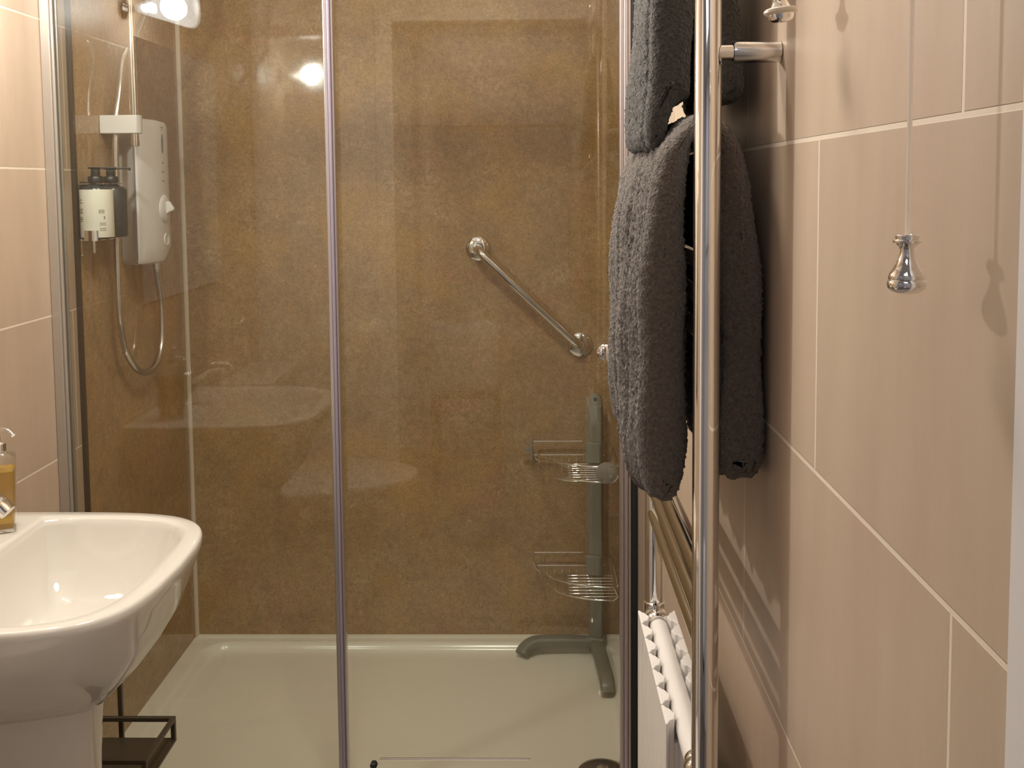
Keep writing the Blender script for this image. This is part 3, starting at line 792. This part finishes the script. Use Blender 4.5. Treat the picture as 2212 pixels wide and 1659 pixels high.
# ------------------------------------------------------------------ towels over the radiator's bars
def towel_sheet(bm, outline, y0, y1, ny, ridges, amp, noise, seed, endr=.012, ribs=(), thmax=.053):
    """closed outline in XZ swept along Y, rounded at both ends, with vertical ridges"""
    rs = np.random.RandomState(seed)
    P = np.array(outline); n = len(P)
    d = np.roll(P, -1, 0)-np.roll(P, 1, 0); L_ = np.hypot(d[:, 0], d[:, 1])+1e-9
    N = np.stack([d[:, 1]/L_, -d[:, 0]/L_], 1)
    area = .5*np.sum(P[:, 0]*np.roll(P[:, 1], -1)-np.roll(P[:, 0], -1)*P[:, 1])
    if area < 0: N = -N
    # local thickness of the sheet, so that its ends can be rounded without folding over
    Q = np.roll(P, -1, 0); E_ = Q-P; th = np.full(n, thmax)
    for i in range(n):
        dn = -N[i]; den = dn[0]*E_[:, 1]-dn[1]*E_[:, 0]
        den = np.where(np.abs(den) < 1e-12, 1e-12, den)
        w_ = P-P[i]
        t = (w_[:, 0]*E_[:, 1]-w_[:, 1]*E_[:, 0])/den; u = (w_[:, 0]*dn[1]-w_[:, 1]*dn[0])/den
        ok = (u >= -1e-6) & (u <= 1+1e-6) & (t > .003)
        if ok.any(): th[i] = t[ok].min()
    for _ in range(3): th = np.minimum(th, (np.roll(th, 1)+th+np.roll(th, -1))/3)
    th = np.minimum(th, thmax)
    for _ in range(6): th = (np.roll(th, 1)+2*th+np.roll(th, -1))/4
    loc = .5*th
    ph = [(rs.uniform(0, 6.28), rs.uniform(.6, 1)) for _ in ridges]
    es = [endr*(1-math.cos(PI/2*k/8)) for k in range(8)]
    Ys = [y0+e for e in es]+list(np.linspace(y0+endr, y1-endr, ny))+[y1-e for e in es[::-1]]
    rings = []; m_ = len(Ys)
    for j, y in enumerate(Ys):
        e = min(y-y0, y1-y)
        k_ = 1-math.sqrt(max(0, 1-(1-min(e/endr, 1))**2))
        rg = sum(a_*math.sin((y-y0)*kk+p_) for kk, (p_, a_) in zip(ridges, ph))
        rg += sum(2.6*math.exp(-((y-yr)/.0028)**2) for yr in ribs)
        hfac = np.clip((P[:, 1].max()-P[:, 1])/.12, .15, 1)
        nz = 1-k_
        sm = .002*np.sin(P[:, 1]*38+y*17+seed)
        disp = (amp*rg*hfac+sm*hfac)*nz-loc*k_+rs.normal(0, noise, n)*(nz if 0 < j < m_-1 else 0)
        q_ = P+N*disp[:, None]
        jit = noise*.5 if 0 < k_ < .02 or k_ == 0 else 0
        rings.append([(a, y+(rs.normal(0, jit) if jit else 0), b) for a, b in q_])
    vs_ = loft(bm, rings)
    # the two faces of the cloth meet along the seam at each end
    bmesh.ops.remove_doubles(bm, verts=vs_[0]+vs_[-1], dist=.0012)
    bmesh.ops.holes_fill(bm, edges=[e for e in bm.edges if e.is_boundary], sides=0)
def resample(pts, step):
    P = [Vector((a, b, 0)) for a, b in pts]; S = smooth_path(P+[P[0]], 10)
    out = [S[0]]; acc = 0
    for a, b in zip(S, S[1:]):
        seg = (b-a).length; t = 0
        while acc+seg-t >= step:
            t += step-acc; acc = 0; out.append(a+(b-a)*(t/seg))
        acc += seg-t
    return [(p.x, p.y) for p in out[:-1]]
# large charcoal towel (folded, hung over a middle bar): outer face towards the room, thick rounded ends
big = thing('bath_towel', 'thick charcoal bath towel folded over the middle of the towel radiator', 'towel', (PX, 1.3, 1.07))
outl = [(.139, 1.046), (.122, 1.058), (.1145, 1.09), (.1125, 1.20), (.1150, 1.30), (.1225, 1.38), (.137, 1.432), (.154, 1.455), (.170, 1.470), (.186, 1.472), (.203, 1.464), (.219, 1.445), (.231, 1.41), (.240, 1.36),
        (.2465, 1.28), (.2495, 1.18), (.2490, 1.10), (.244, 1.082), (.238, 1.074), (.2325, 1.0735), (.228, 1.0755), (.223, 1.073), (.216, 1.072), (.2085, 1.078), (.2065, 1.10), (.2050, 1.22), (.2010, 1.34), (.1930, 1.430), (.1835, 1.4575), (.172, 1.444), (.1655, 1.40), (.1635, 1.30), (.1650, 1.20), (.1640, 1.10), (.161, 1.067), (.153, 1.050)]
bm = bmesh.new(); towel_sheet(bm, resample(outl, .0028), 1.083, 1.497, 150, (46, 83, 130), .0026, .0010, 3, endr=.021, ribs=(1.125, 1.158, 1.172, 1.235, 1.33))
link_mesh('towel', bm, 'towel', big, smooth=180)
# slate towel on the bars above
small = thing('hand_towel', 'dark slate hand towel hanging above the charcoal bath towel', 'towel', (PX, 1.3, 1.45))
outl2 = [(.136, 1.438), (.129, 1.446), (.1275, 1.472), (.1325, 1.56), (.1405, 1.64), (.148, 1.70), (.158, 1.735), (.172, 1.757), (.184, 1.760), (.200, 1.752), (.210, 1.73), (.2165, 1.68), (.221, 1.62),
         (.2300, 1.575), (.2350, 1.540), (.2360, 1.506), (.2320, 1.494), (.2200, 1.490), (.2090, 1.494), (.2060, 1.52), (.2040, 1.60), (.2010, 1.68), (.193, 1.728), (.182, 1.7465), (.174, 1.735), (.1770, 1.69), (.1775, 1.60), (.1770, 1.51), (.1740, 1.495), (.1640, 1.489), (.1560, 1.482), (.1490, 1.465), (.1450, 1.448), (.141, 1.440)]
bm = bmesh.new(); towel_sheet(bm, resample(outl2, .0026), 1.132, 1.405, 104, (38, 71, 120), .0015, .0009, 9, endr=.014, ribs=(1.17, 1.21), thmax=.047)
link_mesh('towel', bm, 'towel2', small, smooth=180)

# ------------------------------------------------------------------ pull cords
pc = thing('pull_cord', 'white pull cord ending in a waisted chrome handle by the right wall', 'pull cord', (.2200, .60, 1.33), 'pull cords by the right wall')
link_mesh('cord', T([(.2200, .60, CEIL-.025), (.2200, .60, 1.362)], .0016, 8), 'cord', pc)
prof = [(0, .0), (.004, .0003), (.0085, .0018), (.0112, .0042), (.0117, .0065), (.0112, .0086), (.0106, .0094), (.0110, .0102), (.0104, .0128), (.0080, .0165), (.0058, .0205), (.0045, .0245), (.0041, .0275), (.0047, .0295), (.0066, .0312), (.0084, .0322), (.0086, .0334), (.0080, .0342), (.0070, .0344), (.0071, .0365), (.0066, .0371), (.0030, .0372), (.002, .0362), (0, .036)]
prof = [(r*.955, h*.955) for r, h in prof]
link_mesh('handle', LA(prof, (.2200, .60, 1.3323), (0, 0, 1), 40), 'chrome', pc)
link_mesh('ceiling_rose', LA([(0, 0), (.045, 0), (.045, .012), (.02, .024), (0, .025)], (.2056, .60, CEIL-.0005), (0, 0, -1)), 'white_plastic', pc)
pc2 = thing('pull_cord', 'second pull cord whose bell-shaped chrome handle has an ivory ring, above the towel radiator bracket', 'pull cord', (.2138, .885, 1.535), 'pull cords by the right wall')
link_mesh('cord', T([(.2138, .885, CEIL-.025), (.2138, .885, 1.572)], .0009, 8), 'cord', pc2)
ax = Vector((-.10, 0, 1)).normalized()
link_mesh('handle', LA([(0, 0), (.006, .0004), (.0095, .002), (.0108, .005), (.0108, .0085), (.0098, .0115), (.0082, .0135), (.0062, .0175), (.0048, .0235), (.0042, .031), (.0052, .035), (.0070, .0368), (.0062, .040), (0, .0405)], (.2138, .885, 1.5352), ax, 40), 'chrome', pc2)
link_mesh('ring', LA([(.0100, .0065), (.0125, .0070), (.0142, .0088), (.0140, .0108), (.0120, .0120), (.0098, .0116)], (.2138, .885, 1.5352), ax, 36), 'ivory_ring', pc2)['label'] = 'ivory plastic ring'
link_mesh('ceiling_rose', LA([(0, 0), (.040, 0), (.040, .012), (.02, .024), (0, .025)], (.2138, .885, CEIL-.0005), (0, 0, -1)), 'white_plastic', pc2)

# ------------------------------------------------------------------ toilet beside the basin (seen reflected in the glass)
wc = thing('toilet', 'white toilet on the left wall between the basin and the door', 'toilet', (-.75, .84, 0))
ty = .84
bm = bmesh.new()
loft(bm, [[(x, y, z) for x, y in rrect(XL+.085, ty, .082, hy, .03)] for z, hy in ((.40, .165), (.42, .178), (.74, .185), (.755, .186))], True, True)
link_mesh('cistern', bm, 'ceramic', wc, smooth=45)
ci = PR(rrect(XL+.087, ty, .085, .192, .03), 'z', .756, .780)
link_mesh('cistern_lid', ci, 'ceramic', wc, smooth=45, bevel=.004)
link_mesh('flush_button', LA([(.02, 0), (.02, .005), (.017, .007), (0, .007)], (XL+.087, ty, .780)), 'chrome', wc)
bm = bmesh.new()
loft(bm, [dshape(XL+.05, xf, ty, h, 2.4, z, 0, 40) for z, xf, h in ((.0005, -.56, .115), (.05, -.56, .11), (.18, -.52, .115), (.30, -.45, .155), (.37, -.41, .18), (.398, -.405, .183))], True, True)
link_mesh('bowl', bm, 'ceramic', wc, smooth=50)
bm = bmesh.new()
loft(bm, [dshape(XL+.19, xf, ty, h, 2.4, z, 0, 40) for z, xf, h in ((.399, -.40, .184), (.412, -.396, .187), (.414, -.396, .187), (.424, -.399, .185), (.430, -.415, .175))], True, True)
link_mesh('seat_lid', bm, 'white_plastic', wc, smooth=50)

# coat hook rail on the hall wall (faintly reflected)
hk = thing('hook_rail', 'white hook rail on the hall wall behind the camera', 'hook rail', (-.15, -1.1, 1.75))
link_mesh('board', B(-.70, .40, -1.0995, -1.08, 1.70, 1.80), 'white_paint', hk, smooth=0, bevel=.004)
for k in range(6):
    x = -.62+.19*k
    link_mesh('hook', T(smooth_path([(x, -1.08, 1.74), (x, -1.05, 1.735), (x, -1.035, 1.755)], 4), .006, 10), 'chrome', hk)

# white cloth bundle on a stool in the hall behind the camera (its pale reflection shows in the shower glass)
st_ = thing('stool', 'low wooden stool in the hall behind the camera', 'stool', (-.31, -.36, 0))
link_mesh('seat', B(-.47, -.15, -.47, -.25, .44, .47), 'bronze', st_, smooth=0, bevel=.006)
for x in (-.45, -.17):
    for y in (-.45, -.27): link_mesh('leg', B(x-.014, x+.014, y-.014, y+.014, .0005, .44), 'bronze', st_, smooth=0, bevel=.003)
bd = thing('towel_bundle', 'white folded towel bundle on the stool in the hall', 'towel', (-.31, -.36, .471))
bm = bmesh.new(); rings = []
for k in range(25):
    x = -.462+.30*k/24; e = min(k, 24-k)/24
    w_ = .085*(1-max(0, .08-e)*3); tz = .775-.022*math.exp(-((x+.36)/.05)**2)-.004*math.sin(x*60)-(.02 if k in (0, 24) else 0)
    rings.append([(x, -.36+a, b) for a, b in [(u, .471+(tz-.471)*v) for u, v in ((-w_, .02), (-w_*1.03, .3), (-w_, .7), (-w_*.9, .93), (-w_*.6, 1), (w_*.6, 1), (w_*.9, .93), (w_, .7), (w_*1.03, .3), (w_, .02), (w_*.9, 0), (-w_*.9, 0))]])
loft(bm, rings, True, True)
M['white_terry'] = mat('white_terry', (.85, .86, .88), .9)
link_mesh('towel', bm, 'white_terry', bd, smooth=70)
